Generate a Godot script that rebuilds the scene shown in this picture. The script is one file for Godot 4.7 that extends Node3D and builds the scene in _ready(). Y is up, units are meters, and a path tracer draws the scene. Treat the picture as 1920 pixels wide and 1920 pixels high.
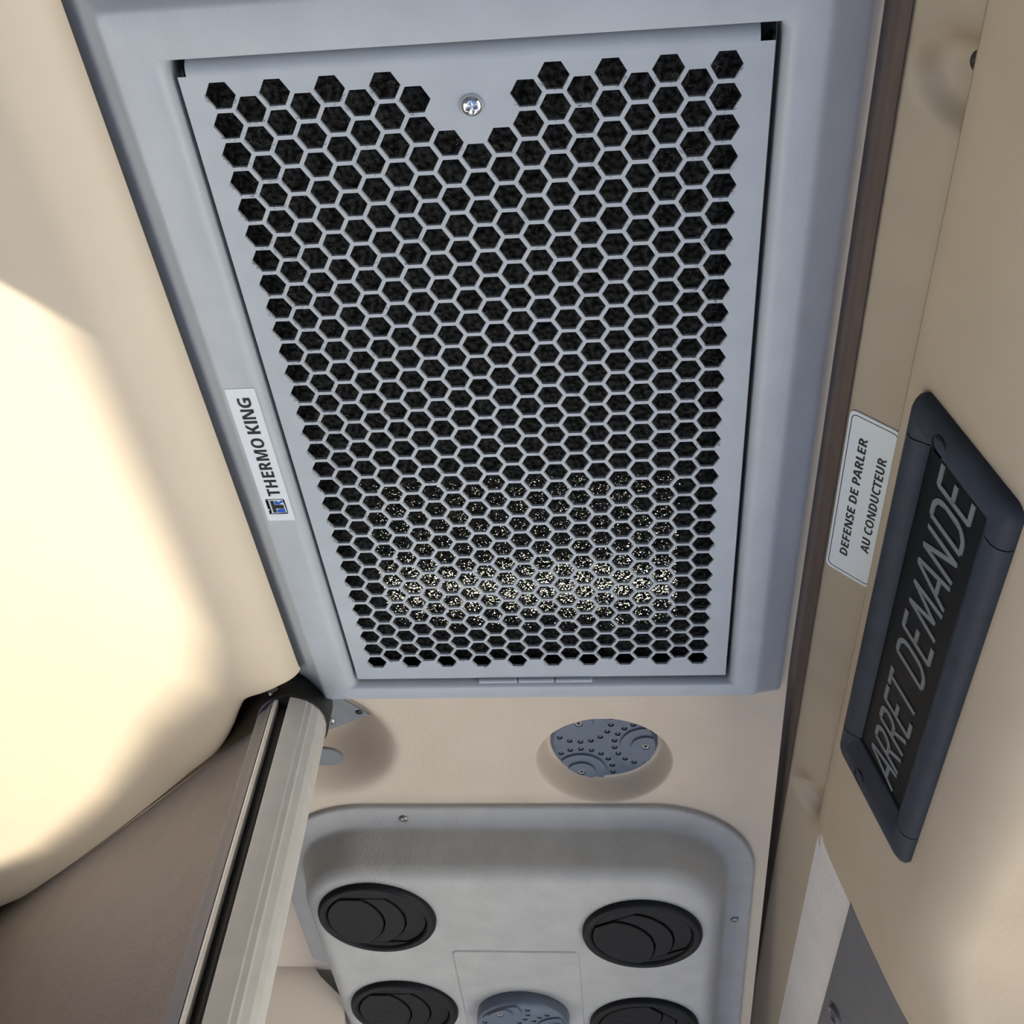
extends Node3D
# Underside of a small bus ceiling at the driver's bay. y is up, metres. -z looks to the driver's side window,
# +x is the front bulkhead, -x the entrance. The return-air door lies at y = HY.
const HY := 2.0
const PITCH := 0.0125
var M := {}
var taken := {}
var rng := RandomNumberGenerator.new()

# ---------------------------------------------------------------- naming
func numbered(n: String) -> String:
	var k: int = taken.get(n, 0)
	taken[n] = k + 1
	return n if k == 0 else "%s_%03d" % [n, k]

func thing(called: String, label: String, category: String, xf := Transform3D.IDENTITY, group := "") -> Node3D:
	var o := Node3D.new()
	o.name = numbered(called)
	add_child(o)
	o.transform = xf
	tag(o, label, category, group)
	return o

func tag(o: Node, label: String, category := "", group := "") -> Node:
	o.set_meta("label", label)
	if category != "":
		o.set_meta("category", category)
	if group != "":
		o.set_meta("group", group)
	return o

func part(called: String, mesh: Mesh, mat: Material, parent: Node, xf := Transform3D.IDENTITY) -> MeshInstance3D:
	var m := MeshInstance3D.new()
	m.name = called
	m.mesh = mesh
	m.material_override = mat
	m.cast_shadow = GeometryInstance3D.SHADOW_CASTING_SETTING_ON
	m.transform = xf
	parent.add_child(m, true)
	return m

func struct(called: String, label: String, mesh: Mesh, mat: Material) -> MeshInstance3D:
	var m := part(called, mesh, mat, self)
	m.set_meta("kind", "structure")
	m.set_meta("label", label)
	return m

# ---------------------------------------------------------------- mesh helpers (points run counter-clockwise seen from outside)
func st_new(smooth := true) -> SurfaceTool:
	var st := SurfaceTool.new()
	st.begin(Mesh.PRIMITIVE_TRIANGLES)
	st.set_smooth_group(0 if smooth else -1)
	return st

func tri(st: SurfaceTool, a: Vector3, b: Vector3, c: Vector3) -> void:
	st.add_vertex(a)
	st.add_vertex(c)
	st.add_vertex(b)

func quad(st: SurfaceTool, a: Vector3, b: Vector3, c: Vector3, d: Vector3) -> void:
	tri(st, a, b, c)
	tri(st, a, c, d)

func done(st: SurfaceTool) -> ArrayMesh:
	st.generate_normals()
	st.index()
	return st.commit()

func grid(rows: Array, st: SurfaceTool = null) -> SurfaceTool:   # rows of equal length; (row direction) x (next row) is outside
	if st == null:
		st = st_new()
	for j in rows.size() - 1:
		var a: PackedVector3Array = rows[j]
		var b: PackedVector3Array = rows[j + 1]
		for i in a.size() - 1:
			quad(st, a[i], a[i + 1], b[i + 1], b[i])
	return st

func box(st: SurfaceTool, lo: Vector3, hi: Vector3) -> void:
	var p := []
	for k in 8:
		p.append(Vector3(hi.x if k & 1 else lo.x, hi.y if k & 2 else lo.y, hi.z if k & 4 else lo.z))
	for f in [[0, 2, 3, 1], [4, 5, 7, 6], [0, 1, 5, 4], [2, 6, 7, 3], [0, 4, 6, 2], [1, 3, 7, 5]]:
		quad(st, p[f[0]], p[f[1]], p[f[2]], p[f[3]])

func box_mesh(lo: Vector3, hi: Vector3) -> ArrayMesh:
	var st := st_new(false)
	box(st, lo, hi)
	return done(st)

func ccw(poly: PackedVector2Array) -> PackedVector2Array:
	if Geometry2D.is_polygon_clockwise(poly):
		poly.reverse()
	var area := 0.0
	for i in poly.size():
		area += poly[i].cross(poly[(i + 1) % poly.size()])
	if area < 0:
		poly.reverse()
	return poly

func inset(poly: PackedVector2Array, d: float) -> PackedVector2Array:
	var out := PackedVector2Array()
	var n := poly.size()
	for i in n:
		var e0 := (poly[i] - poly[(i - 1 + n) % n]).normalized()
		var e1 := (poly[(i + 1) % n] - poly[i]).normalized()
		var n0 := Vector2(-e0.y, e0.x)
		var n1 := Vector2(-e1.y, e1.x)
		var b := (n0 + n1)
		var l: float = max(b.length_squared(), 0.5)
		out.append(poly[i] + b * (2.0 * d / l))
	return out

func slab(poly_in: PackedVector2Array, z0: float, z1: float, bevel := 0.0, st: SurfaceTool = null) -> SurfaceTool:   # extruded outline with a chamfered front (z1) edge
	if st == null:
		st = st_new(false)
	var poly := ccw(poly_in.duplicate())
	var top := inset(poly, bevel) if bevel > 0.0 else poly
	var n := poly.size()
	var zs := z1 - bevel
	for i in n:
		var k := (i + 1) % n
		quad(st, v3(poly[i], z0), v3(poly[k], z0), v3(poly[k], zs), v3(poly[i], zs))
		if bevel > 0.0:
			quad(st, v3(poly[i], zs), v3(poly[k], zs), v3(top[k], z1), v3(top[i], z1))
	var ids := Geometry2D.triangulate_polygon(top)
	for t in range(0, ids.size(), 3):
		var a := top[ids[t]]
		var b := top[ids[t + 1]]
		var c := top[ids[t + 2]]
		if (b - a).cross(c - a) < 0:
			var s := b
			b = c
			c = s
		tri(st, v3(a, z1), v3(b, z1), v3(c, z1))
	return st

func v3(p: Vector2, z: float) -> Vector3:
	return Vector3(p.x, p.y, z)

func circle(c: Vector2, r: float, n := 32) -> PackedVector2Array:
	var p := PackedVector2Array()
	for i in n:
		p.append(c + Vector2.from_angle(TAU * i / n) * r)
	return p

func rrect(lo: Vector2, hi: Vector2, r: float, k := 6) -> PackedVector2Array:
	var p := PackedVector2Array()
	var cs := [Vector2(hi.x - r, hi.y - r), Vector2(lo.x + r, hi.y - r), Vector2(lo.x + r, lo.y + r), Vector2(hi.x - r, lo.y + r)]
	for q in 4:
		for i in k + 1:
			p.append(cs[q] + Vector2.from_angle(PI / 2 * (q + float(i) / k)) * r)
	return p

func lathe(prof: Array, n := 32, st: SurfaceTool = null) -> SurfaceTool:   # prof: Vector2(radius, z) from the outside base to the middle of the front; the front looks along +z
	if st == null:
		st = st_new()
	for i in n:
		var a := Vector2.from_angle(TAU * i / n)
		var b := Vector2.from_angle(TAU * (i + 1) / n)
		for j in prof.size() - 1:
			var p: Vector2 = prof[j]
			var q: Vector2 = prof[j + 1]
			var pa := v3(a * p.x, p.y)
			var pb := v3(b * p.x, p.y)
			var qa := v3(a * q.x, q.y)
			var qb := v3(b * q.x, q.y)
			if p.x > 1e-6:
				tri(st, pa, pb, qb)
			if q.x > 1e-6:
				tri(st, pa, qb, qa)
	return st

func stroke(st: SurfaceTool, pts: Array, w: float, z0: float, z1: float) -> void:   # a rounded pen stroke, raised from z0 to z1
	var line := PackedVector2Array(pts)
	for poly in Geometry2D.offset_polyline(line, w / 2, Geometry2D.JOIN_ROUND, Geometry2D.END_ROUND):
		if not Geometry2D.is_polygon_clockwise(poly):
			slab(poly, z0, z1, 0.0, st)

func arc(c: Vector2, r: Vector2, a0: float, a1: float, n := 10) -> Array:
	var p := []
	for i in n + 1:
		var a := deg_to_rad(lerpf(a0, a1, float(i) / n))
		p.append(c + Vector2(cos(a) * r.x, sin(a) * r.y))
	return p

func text_part(called: String, txt: String, mat: Material, parent: Node, lo: Vector2, hi: Vector2, z: float, bold := true, depth := 0.0002) -> void:   # lettering that fills the rectangle lo..hi
	var f := SystemFont.new()
	f.font_names = PackedStringArray(["Droid Sans"])
	f.font_weight = 700 if bold else 400
	var t := TextMesh.new()
	t.font = f
	t.text = txt
	t.font_size = 64
	t.pixel_size = 0.001
	t.depth = 0.01
	t.curve_step = 1.0
	var bb := t.get_aabb()
	var s := Vector3((hi.x - lo.x) / bb.size.x, (hi.y - lo.y) / bb.size.y, depth / 0.01)
	var c := bb.get_center()
	var o := Vector3((lo.x + hi.x) / 2 - c.x * s.x, (lo.y + hi.y) / 2 - c.y * s.y, z + depth / 2)
	part(called, t, mat, parent, Transform3D(Basis.from_scale(s), o))

# ---------------------------------------------------------------- materials
func noise_tex(freq: float, lo: Color, hi: Color, seed_: int, size := 512, oct := 3) -> NoiseTexture2D:
	var n := FastNoiseLite.new()
	n.noise_type = FastNoiseLite.TYPE_SIMPLEX_SMOOTH
	n.frequency = freq
	n.fractal_octaves = oct
	n.seed = seed_
	var g := Gradient.new()
	g.set_color(0, lo)
	g.set_color(1, hi)
	var t := NoiseTexture2D.new()
	t.width = size
	t.height = size
	t.seamless = true
	t.noise = n
	t.color_ramp = g
	return t

func bump_tex(freq: float, strength: float, seed_: int) -> NoiseTexture2D:
	var n := FastNoiseLite.new()
	n.noise_type = FastNoiseLite.TYPE_SIMPLEX_SMOOTH
	n.frequency = freq
	n.fractal_octaves = 2
	n.seed = seed_
	var t := NoiseTexture2D.new()
	t.width = 512
	t.height = 512
	t.seamless = true
	t.noise = n
	t.as_normal_map = true
	t.bump_strength = strength
	return t

func mat(c: Color, rough: float, metal := 0.0, spec := 0.5) -> StandardMaterial3D:
	var m := StandardMaterial3D.new()
	m.albedo_color = c
	m.roughness = rough
	m.metallic = metal
	m.metallic_specular = spec
	return m

func mottled(c: Color, rough: float, vary: float, tile: float, seed_: int, bump := 0.0, metal := 0.0) -> StandardMaterial3D:   # plastic with a moulded grain and faint unevenness of tone
	var m := mat(Color.WHITE, rough, metal)
	m.albedo_texture = noise_tex(0.012, c.darkened(vary), c.lightened(vary * 0.6), seed_, 512, 4)
	m.uv1_triplanar = true
	m.uv1_world_triplanar = true
	m.uv1_scale = Vector3.ONE * tile
	if bump > 0.0:
		m.normal_enabled = true
		m.normal_texture = bump_tex(0.12, 4.0, seed_ + 7)
		m.normal_scale = bump
	return m

func make_materials() -> void:
	M.beige = mottled(Color(0.815, 0.755, 0.675), 0.55, 0.03, 3.0, 11, 0.06)
	M.cream = mottled(Color(0.84, 0.785, 0.705), 0.6, 0.02, 3.0, 17)
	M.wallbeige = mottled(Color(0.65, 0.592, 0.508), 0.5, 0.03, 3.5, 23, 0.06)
	M.panelbeige = mottled(Color(0.76, 0.695, 0.60), 0.5, 0.03, 3.0, 29, 0.06)
	M.palebeige = mottled(Color(0.91, 0.89, 0.875), 0.55, 0.05, 3.0, 31, 0.15)
	M.housing = mottled(Color(0.68, 0.705, 0.735), 0.42, 0.035, 5.0, 37, 0.06)
	M.door = mottled(Color(0.67, 0.697, 0.73), 0.4, 0.03, 6.0, 41, 0.05)
	M.console = mottled(Color(0.70, 0.70, 0.685), 0.5, 0.06, 5.0, 43, 0.2)
	M.lamp = mottled(Color(0.36, 0.405, 0.47), 0.42, 0.04, 12.0, 47, 0.08)
	M.vent = mottled(Color(0.09, 0.097, 0.108), 0.5, 0.05, 12.0, 53, 0.1)
	M.bezel = mottled(Color(0.215, 0.235, 0.275), 0.5, 0.06, 9.0, 59, 0.15)
	M.bezel.metallic_specular = 0.28
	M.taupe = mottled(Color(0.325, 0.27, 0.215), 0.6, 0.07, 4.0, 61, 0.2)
	M.rubber = mottled(Color(0.42, 0.36, 0.33), 0.7, 0.08, 6.0, 67, 0.1)
	M.alu = mottled(Color(0.80, 0.79, 0.775), 0.45, 0.06, 9.0, 71, 0.1, 0.3)
	M.edge_strip = mottled(Color(0.33, 0.305, 0.285), 0.6, 0.06, 9.0, 101)  # dark tone stands in for shade on the post's left side
	M.black = mat(Color(0.035, 0.035, 0.04), 0.45)
	M.deep_black = mat(Color(0.02, 0.02, 0.021), 0.9, 0.0, 0.1)  # near-black, matt floor under the vent blades
	M.foam = mottled(Color(0.014, 0.014, 0.014), 0.95, 0.4, 40.0, 73)
	M.foam.metallic_specular = 0.1
	M.vent.metallic_specular = 0.3
	M.fibre = mat(Color(0.34, 0.34, 0.32), 0.35)
	M.fuzz = mat(Color(0.02, 0.02, 0.02), 0.7)
	M.glint_flake = mat(Color(0.98, 0.97, 0.9), 0.06, 1.0)  # mirror finish of the flakes added to make glints
	M.chrome = mat(Color(0.86, 0.87, 0.88), 0.14, 1.0)
	M.steel = mat(Color(0.62, 0.61, 0.59), 0.35, 0.9)
	M.darksteel = mat(Color(0.27, 0.27, 0.26), 0.5, 0.6)
	M.plate = mottled(Color(0.46, 0.475, 0.495), 0.5, 0.05, 8.0, 79, 0.05)
	M.greyplate = mottled(Color(0.43, 0.425, 0.44), 0.5, 0.05, 8.0, 83, 0.05)
	M.paper = mat(Color(0.83, 0.855, 0.88), 0.35)
	M.silver = mat(Color(0.82, 0.845, 0.85), 0.4)
	M.ink = mat(Color(0.03, 0.035, 0.05), 0.5)
	M.blue = mat(Color(0.05, 0.33, 0.72), 0.45)
	M.screen = mat(Color(0.03, 0.034, 0.036), 0.4, 0.0, 0.3)
	M.letter = mat(Color(0.47, 0.485, 0.49), 0.5)
	M.led = mat(Color(0.40, 0.45, 0.42), 0.25)
	M.stain = mat(Color(0.56, 0.47, 0.36), 0.6)
	M.floor = mottled(Color(0.78, 0.79, 0.80), 0.7, 0.08, 2.0, 89)
	M.outerwall = mottled(Color(0.50, 0.50, 0.50), 0.6, 0.05, 1.5, 97)

# ---------------------------------------------------------------- local frames
func ceiling_frame(at: Vector3, tilt := 0.0, turn := 0.0) -> Transform3D:   # local x = +x, y towards +z, z out of the ceiling, downwards
	var nrm := Vector3(0, -1, tilt).normalized()
	var x := Vector3.RIGHT
	var y := nrm.cross(x)
	var b := Basis(x, y, nrm)
	if turn != 0.0:
		b = b * Basis(Vector3(0, 0, 1), turn)
	return Transform3D(b, at)

func wall_frame(at: Vector3, down: Vector3) -> Transform3D:   # local x = +z (reading direction), y up the wall, z out of the wall
	var y := -down.normalized()
	var x := Vector3(0, 0, 1)
	return Transform3D(Basis(x, y, x.cross(y)), at)

func head_y(z: float, o := 0.0) -> float:   # the headliner bends down towards the driver's window
	return HY + 0.015 + o + (0.1 * (z + 0.21) if z < -0.21 else 0.0)

# ================================================================ the scene
func _ready() -> void:
	rng.seed = 20240
	# --- camera
	var cam := Camera3D.new()
	cam.name = "camera"
	cam.projection = Camera3D.PROJECTION_PERSPECTIVE
	cam.keep_aspect = Camera3D.KEEP_HEIGHT
	cam.fov = 48.29
	cam.near = 0.02
	cam.far = 200.0
	cam.transform = Transform3D(Basis(Vector3(0.99526802, 0.04812424, -0.08441342), Vector3(0.02509973, 0.71192579, 0.70180601), Vector3(0.09386998, -0.70060383, 0.70734906)).orthonormalized(), Vector3(0.05333289, 1.57847636, 0.37253452))
	add_child(cam)
	cam.current = true
	# --- sky and exposure
	var we := WorldEnvironment.new()
	we.name = "world_environment"
	var env := Environment.new()
	var sm := ProceduralSkyMaterial.new()
	sm.sky_top_color = Color(0.36, 0.52, 0.78)
	sm.sky_horizon_color = Color(0.80, 0.86, 0.94)
	sm.ground_horizon_color = Color(0.86, 0.86, 0.85)
	sm.ground_bottom_color = Color(0.66, 0.65, 0.62)
	sm.sky_energy_multiplier = 2.6
	sm.ground_energy_multiplier = 3.0
	sm.sun_angle_max = 0.0
	var sky := Sky.new()
	sky.sky_material = sm
	env.background_mode = Environment.BG_SKY
	env.sky = sky
	env.ambient_light_source = Environment.AMBIENT_SOURCE_SKY
	env.tonemap_mode = Environment.TONE_MAPPER_LINEAR
	env.tonemap_exposure = 0.97
	env.sdfgi_enabled = true
	env.ssao_enabled = true
	env.ssil_enabled = true
	we.environment = env
	add_child(we)
	# --- low sun from behind the entrance
	var sun := DirectionalLight3D.new()
	sun.name = "sun"
	sun.light_color = Color(1.0, 0.955, 0.87)
	sun.light_energy = 9.5
	sun.light_angular_distance = 0.5
	sun.shadow_enabled = true
	sun.look_at_from_position(Vector3(-8.5, 0.6, 5.2), Vector3.ZERO)
	add_child(sun)

	make_materials()
	build_shell()
	build_headliner()
	build_bulkhead()
	build_cover()
	build_return_air()
	build_console()
	build_door_post()
	build_signs()
	build_small_things()

# ---------------------------------------------------------------- the bus body round the ceiling
func wall_with_holes(axis: int, at: float, thick: float, u0: float, u1: float, v0: float, v1: float, holes: Array) -> ArrayMesh:   # axis 0: wall across x (u = z, v = y); axis 2: wall across z (u = x)
	var us := [u0, u1]
	var vs := [v0, v1]
	for h in holes:
		us.append_array([h[0], h[1]])
		vs.append_array([h[2], h[3]])
	us.sort()
	vs.sort()
	var st := st_new(false)
	for i in us.size() - 1:
		for j in vs.size() - 1:
			if us[i + 1] - us[i] < 1e-5 or vs[j + 1] - vs[j] < 1e-5:
				continue
			var cu: float = (us[i] + us[i + 1]) / 2
			var cv: float = (vs[j] + vs[j + 1]) / 2
			var open := false
			for h in holes:
				if cu > h[0] and cu < h[1] and cv > h[2] and cv < h[3]:
					open = true
			if not open:
				if axis == 0:
					box(st, Vector3(at, vs[j], us[i]), Vector3(at + thick, vs[j + 1], us[i + 1]))
				else:
					box(st, Vector3(us[i], vs[j], at), Vector3(us[i + 1], vs[j + 1], at + thick))
	return done(st)

func build_shell() -> void:
	struct("floor", "grey bus floor", box_mesh(Vector3(-0.96, -0.06, -1.16), Vector3(1.26, 0, 1.46)), M.floor)
	struct("roof", "roof skin above the headliner", box_mesh(Vector3(-0.96, 2.4, -1.16), Vector3(1.26, 2.46, 1.46)), M.outerwall)
	struct("wall_entrance", "entrance side wall with glazed door and an added high slot that shapes the sun patch", wall_with_holes(0, -0.96, 0.06, -1.16, 1.46, 0, 2.4, [[-0.62, 0.555, 2.041, 2.2], [-1.08, 0.15, 0.1, 1.33]]), M.outerwall)  # high slot added out of view to let sun onto the cover alone
	# added unseen block along the slot, rising to stop sun on leaf and sign
	var sun_stop := st_new(false)
	slab(PackedVector2Array([Vector2(-0.62, 2.040), Vector2(0.32, 2.040), Vector2(0.225, 2.045), Vector2(0.126, 2.056), Vector2(-0.065, 2.0735), Vector2(-0.289, 2.0985), Vector2(-0.477, 2.123), Vector2(-0.62, 2.143)]), 0.0, 0.06, 0.0, sun_stop)
	var sl := struct("added_trim_3", "added sloping block that keeps sun off leaf and sign", done(sun_stop), M.outerwall)
	sl.transform = Transform3D(Basis(Vector3(0, 0, 1), Vector3(0, 1, 0), Vector3(-1, 0, 0)), Vector3(-0.90, 0, 0))
	struct("wall_windscreen", "front wall with the windscreen opening", wall_with_holes(0, 1.2, 0.06, -1.16, 1.46, 0, 2.4, [[-1.09, 0.62, 0.3, 1.75]]), M.outerwall)
	struct("wall_driver", "driver side wall with an added narrow opening that the filter flakes mirror", wall_with_holes(2, -1.16, 0.06, -0.9, 1.2, 0, 2.4, [[-0.6, 0.5, 1.03, 1.22]]), M.outerwall)  # unseen opening added and sized to set the band of glints
	struct("wall_rear", "partition behind the entrance", wall_with_holes(2, 1.4, 0.06, -0.9, 1.2, 0, 2.4, []), M.outerwall)

# ---------------------------------------------------------------- headliner with the two hollows
const LAMP_AT := Vector2(0.0385, -0.302)
func head_point(x: float, z: float) -> Vector3:
	var y := head_y(z)
	# pocket round the top of the door post
	var d := Vector2((x + 0.158) / 1.0, (z + 0.283)).length() / 0.0585
	if d < 1.0:
		y += 0.034 * smoothstep(0.0, 0.62, 1.0 - d)
	# hollow round the ceiling light: a steep lip on the near side, a soft slope on the others
	var q := Vector2(x, z) - LAMP_AT
	var r := q.length()
	var near: float = clampf(q.normalized().dot(Vector2(0, 1)) if r > 0.001 else 0.0, 0.0, 1.0)
	var outer: float = lerpf(0.0475, 0.0435, near)
	var inner: float = lerpf(0.0385, 0.0425, near)
	y += 0.016 * (1.0 - smoothstep(inner, outer, r))
	# rounded turn into the side wall
	if z < -0.535 and x < -0.19:
		y -= 0.5 * pow((-0.535 - z) / 0.03, 2.0) * 0.012
	return Vector3(x, y, z)

func hollow_ring(radii: Array, k: int, a: float, half: float) -> Vector3:
	var d := Vector2(cos(a), sin(a))
	var r: float = radii[k] if k < radii.size() else half / max(absf(d.x), absf(d.y))
	return head_point(LAMP_AT.x + d.x * r, LAMP_AT.y + d.y * r)

func build_headliner() -> void:
	var half := 0.055
	var xs := []
	var zs := []
	var x0: float = LAMP_AT.x - half
	var x1: float = LAMP_AT.x + half
	var z1: float = LAMP_AT.y + half
	var z0: float = LAMP_AT.y - half
	for i in 70:
		xs.append(lerpf(-0.262, x0, i / 69.0))
	for i in 20:
		xs.append(lerpf(x0, x1, (i + 1) / 20.0))
	for i in 20:
		xs.append(lerpf(x1, 0.1555, (i + 1) / 20.0))
	for j in 100:
		zs.append(lerpf(0.30, z1, j / 99.0))
	for j in 20:
		zs.append(lerpf(z1, z0, (j + 1) / 20.0))
	for j in 90:
		zs.append(lerpf(z0, -0.90, (j + 1) / 90.0))
	var st := st_new()
	for j in zs.size() - 1:
		for i in xs.size() - 1:
			var cx: float = (xs[i] + xs[i + 1]) / 2
			var cz: float = (zs[j] + zs[j + 1]) / 2
			if absf(cx - LAMP_AT.x) < half and absf(cz - LAMP_AT.y) < half:
				continue
			if cx < -0.17 and cz > -0.235 + (cx + 0.17) * 1.136:
				continue
			if cx < -0.19 and cz < -0.566:
				continue
			quad(st, head_point(xs[i], zs[j + 1]), head_point(xs[i + 1], zs[j + 1]), head_point(xs[i + 1], zs[j]), head_point(xs[i], zs[j]))
	# round patch with the hollow for the ceiling light, out to the square opening left above
	var radii := [0.0, 0.012, 0.024, 0.034]
	for k in 30:
		radii.append(lerpf(0.036, 0.0495, k / 29.0))
	var n := 128
	for k in radii.size():
		for i in n:
			var a := TAU * i / n
			var b := TAU * (i + 1) / n
			var p00 := hollow_ring(radii, k, a, half)
			var p01 := hollow_ring(radii, k, b, half)
			var p10 := hollow_ring(radii, k + 1, a, half)
			var p11 := hollow_ring(radii, k + 1, b, half)
			if k > 0:
				tri(st, p00, p11, p01)
			tri(st, p00, p10, p11)
	var cl := struct("ceiling", "beige moulded headliner with two hollows", done(st), M.beige)
	cl.set_meta("kind", "structure")
	# side wall below the end of the headliner
	var prof := [Vector2(-0.5655, 1.974), Vector2(-0.5685, 1.966), Vector2(-0.582, 1.952), Vector2(-0.63, 1.90), Vector2(-0.74, 1.80)]
	var rows := []
	for p in prof:
		rows.append(PackedVector3Array([Vector3(-0.42, p.y, p.x), Vector3(-0.2138 if p.y > 1.97 else (-0.207 if p.y > 1.96 else -0.187), p.y, p.x)]))
	rows.reverse()
	struct("wall_side", "beige side trim below the headliner end", done(grid(rows)), M.cream)

# ---------------------------------------------------------------- front bulkhead on the right
const PANEL_EDGE := Vector3(0.183, 1.987, 0)
const PANEL_DOWN := Vector3(0.2763, -0.9611, 0)
const PANEL_OUT := Vector3(-0.9611, -0.2763, 0)
const COVE_TOP := Vector3(0.1625, 2.010, 0)
const COVE_DOWN := Vector3(0.7256, -0.6881, 0)
const COVE_OUT := Vector3(-0.6881, -0.7256, 0)

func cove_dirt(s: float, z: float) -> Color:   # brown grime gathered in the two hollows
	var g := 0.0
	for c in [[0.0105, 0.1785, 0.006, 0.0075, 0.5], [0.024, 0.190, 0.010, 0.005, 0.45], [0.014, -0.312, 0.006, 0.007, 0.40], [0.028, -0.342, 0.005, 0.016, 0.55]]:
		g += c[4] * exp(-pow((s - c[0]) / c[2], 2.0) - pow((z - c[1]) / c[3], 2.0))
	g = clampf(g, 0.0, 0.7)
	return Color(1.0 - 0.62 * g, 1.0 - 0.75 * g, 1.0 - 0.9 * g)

func build_bulkhead() -> void:
	# brown rubber strip in the joint, in two lengths
	for zz in [[0.32, -0.6405], [-0.6425, -0.9]]:
		var rows := []
		for z in [zz[0], zz[1]]:
			rows.append(PackedVector3Array([Vector3(0.1505, 2.0135, z), Vector3(0.1535, 2.019, z), Vector3(0.159, 2.0195, z), Vector3(0.1615, 2.0175, z), Vector3(0.1635, 2.006, z)]))
		rows.reverse()
		var m := struct("trim_1" if zz[0] > 0 else "trim_2", "brown rubber joint strip", done(grid(rows)), M.rubber)
		m.cast_shadow = GeometryInstance3D.SHADOW_CASTING_SETTING_ON
	# sloping cove strip with two screw hollows
	var rows2 := []
	for j in 391:
		var z := lerpf(0.32, -0.90, j / 390.0)
		var row := PackedVector3Array()
		for i in 33:
			var s := lerpf(0.0, 0.0335, i / 32.0)
			var p := COVE_TOP + COVE_DOWN * s + Vector3(0, 0, z)
			var dep := 0.0
			for c in [Vector3(0.033, 0.176, 0.0), Vector3(0.034, -0.328, 0.0)]:
				var q := Vector2((s - c.x) / 0.030, (z - c.y) / (0.017 if z > c.y else 0.024))
				dep = max(dep, 0.006 * smoothstep(0.0, 0.55, 1.0 - q.length()))
			if s < 0.003:   # rolled edge at the joint
				p -= COVE_OUT * (0.003 - s) * (0.003 - s) / 0.003 * 0.8
			row.append(p - COVE_OUT * dep)
		rows2.append(row)
	rows2.reverse()
	var stv := st_new()
	for j in rows2.size() - 1:
		for i in 32:
			for q in [[j, i], [j + 1, i + 1], [j, i + 1], [j, i], [j + 1, i], [j + 1, i + 1]]:
				var v: Vector3 = rows2[q[0]][q[1]]
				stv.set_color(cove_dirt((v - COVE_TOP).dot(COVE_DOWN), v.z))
				stv.add_vertex(v)
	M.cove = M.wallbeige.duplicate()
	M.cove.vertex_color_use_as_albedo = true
	var cove := struct("wall_cove", "beige sloping strip between ceiling joint and bulkhead panel", done(stv), M.cove)
	for c in [Vector2(0.0300, 0.1795), Vector2(0.0312, -0.3185)]:
		var p: Vector3 = COVE_TOP + COVE_DOWN * c.x - COVE_OUT * 0.0062 + Vector3(0, 0, c.y)
		part("screw", screw_mesh(0.0048, 0.002), M.darksteel, cove, wall_frame(p, COVE_DOWN))
	# pale facet and wall below the cove, past the end of the panel
	var rows3 := []
	var fd := Vector3(0.34, -0.94, 0)
	for z in [-0.36, -0.75]:
		rows3.append(PackedVector3Array([Vector3(0.1858, 1.9879, z), Vector3(0.1858, 1.9879, z) + fd * 0.01, Vector3(0.1858, 1.9879, z) + fd * 0.3]))
	rows3.reverse()
	struct("wall_front", "pale wall facet beyond the bulkhead panel", done(grid(rows3)), M.palebeige)
	# overhanging panel that carries the stop sign
	var prof := PackedVector2Array()   # x, y down the section
	var e := Vector2(PANEL_EDGE.x, PANEL_EDGE.y)
	var dn := Vector2(PANEL_DOWN.x, PANEL_DOWN.y)
	var out := Vector2(PANEL_OUT.x, PANEL_OUT.y)
	prof.append(e + Vector2(0.012, -0.002))
	prof.append(e + Vector2(0.0022, -0.0002))
	prof.append(e + dn * 0.0006 + out * -0.0004)
	for s in [0.002, 0.01, 0.02, 0.04, 0.06, 0.08, 0.10, 0.108]:
		prof.append(e + dn * s)
	var a0 := dn.angle()
	var p0 := e + dn * 0.108
	var a := a0
	for k in 13:   # turn under into the soffit
		a += deg_to_rad(5.2)
		p0 += Vector2.from_angle(a) * 0.0032
		prof.append(p0)
	for k in 12:
		p0 += Vector2.from_angle(a) * 0.078
		prof.append(p0)
	var nrm := []
	for i in prof.size():
		var t := (prof[min(i + 1, prof.size() - 1)] - prof[max(i - 1, 0)]).normalized()
		nrm.append(Vector2(t.y, -t.x))
	var rows5 := []
	var zs := [0.34]
	for k in 30:
		zs.append(lerpf(0.3, -0.34, k / 29.0))
	for k in 14:
		zs.append(-0.345 - 0.046 * sin(PI / 2 * (k + 1) / 14.0))
	for z in zs:
		var row := PackedVector3Array()
		for i in prof.size():
			var t: float = clampf((-0.352 - z) / 0.0385, 0.0, 1.0)
			var dip := 0.011 * (1.0 - sqrt(max(0.0, 1.0 - t * t * 0.97)))
			if t > 0.0:
				dip += 0.0025 * smoothstep(0.0, 0.25, t)
			var away := 0.0 if i < 10 else 0.05 * smoothstep(-0.27, -0.39, z) * clampf((i - 10) / 8.0, 0.0, 1.0)
			var q: Vector2 = prof[i] + dn * away - (-nrm[i] if nrm[i].dot(out) < 0 else nrm[i]) * dip
			row.append(Vector3(q.x, q.y, z))
		rows5.append(row)
	rows5.reverse()
	var th := thing("bulkhead_panel", "beige overhanging bulkhead panel that carries the dark stop sign", "wall panel")
	part("panel_skin", done(grid(rows5)), M.panelbeige, th)
	# grey plate with a lock below the pale facet
	var pl := thing("lock_plate", "dark grey metal plate with a round lock beyond the end of the bulkhead panel", "plate", wall_frame(Vector3(0.1858, 1.9879, 0) + fd * 0.05 + Vector3(-0.94, -0.34, 0) * 0.0005, fd))
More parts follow.
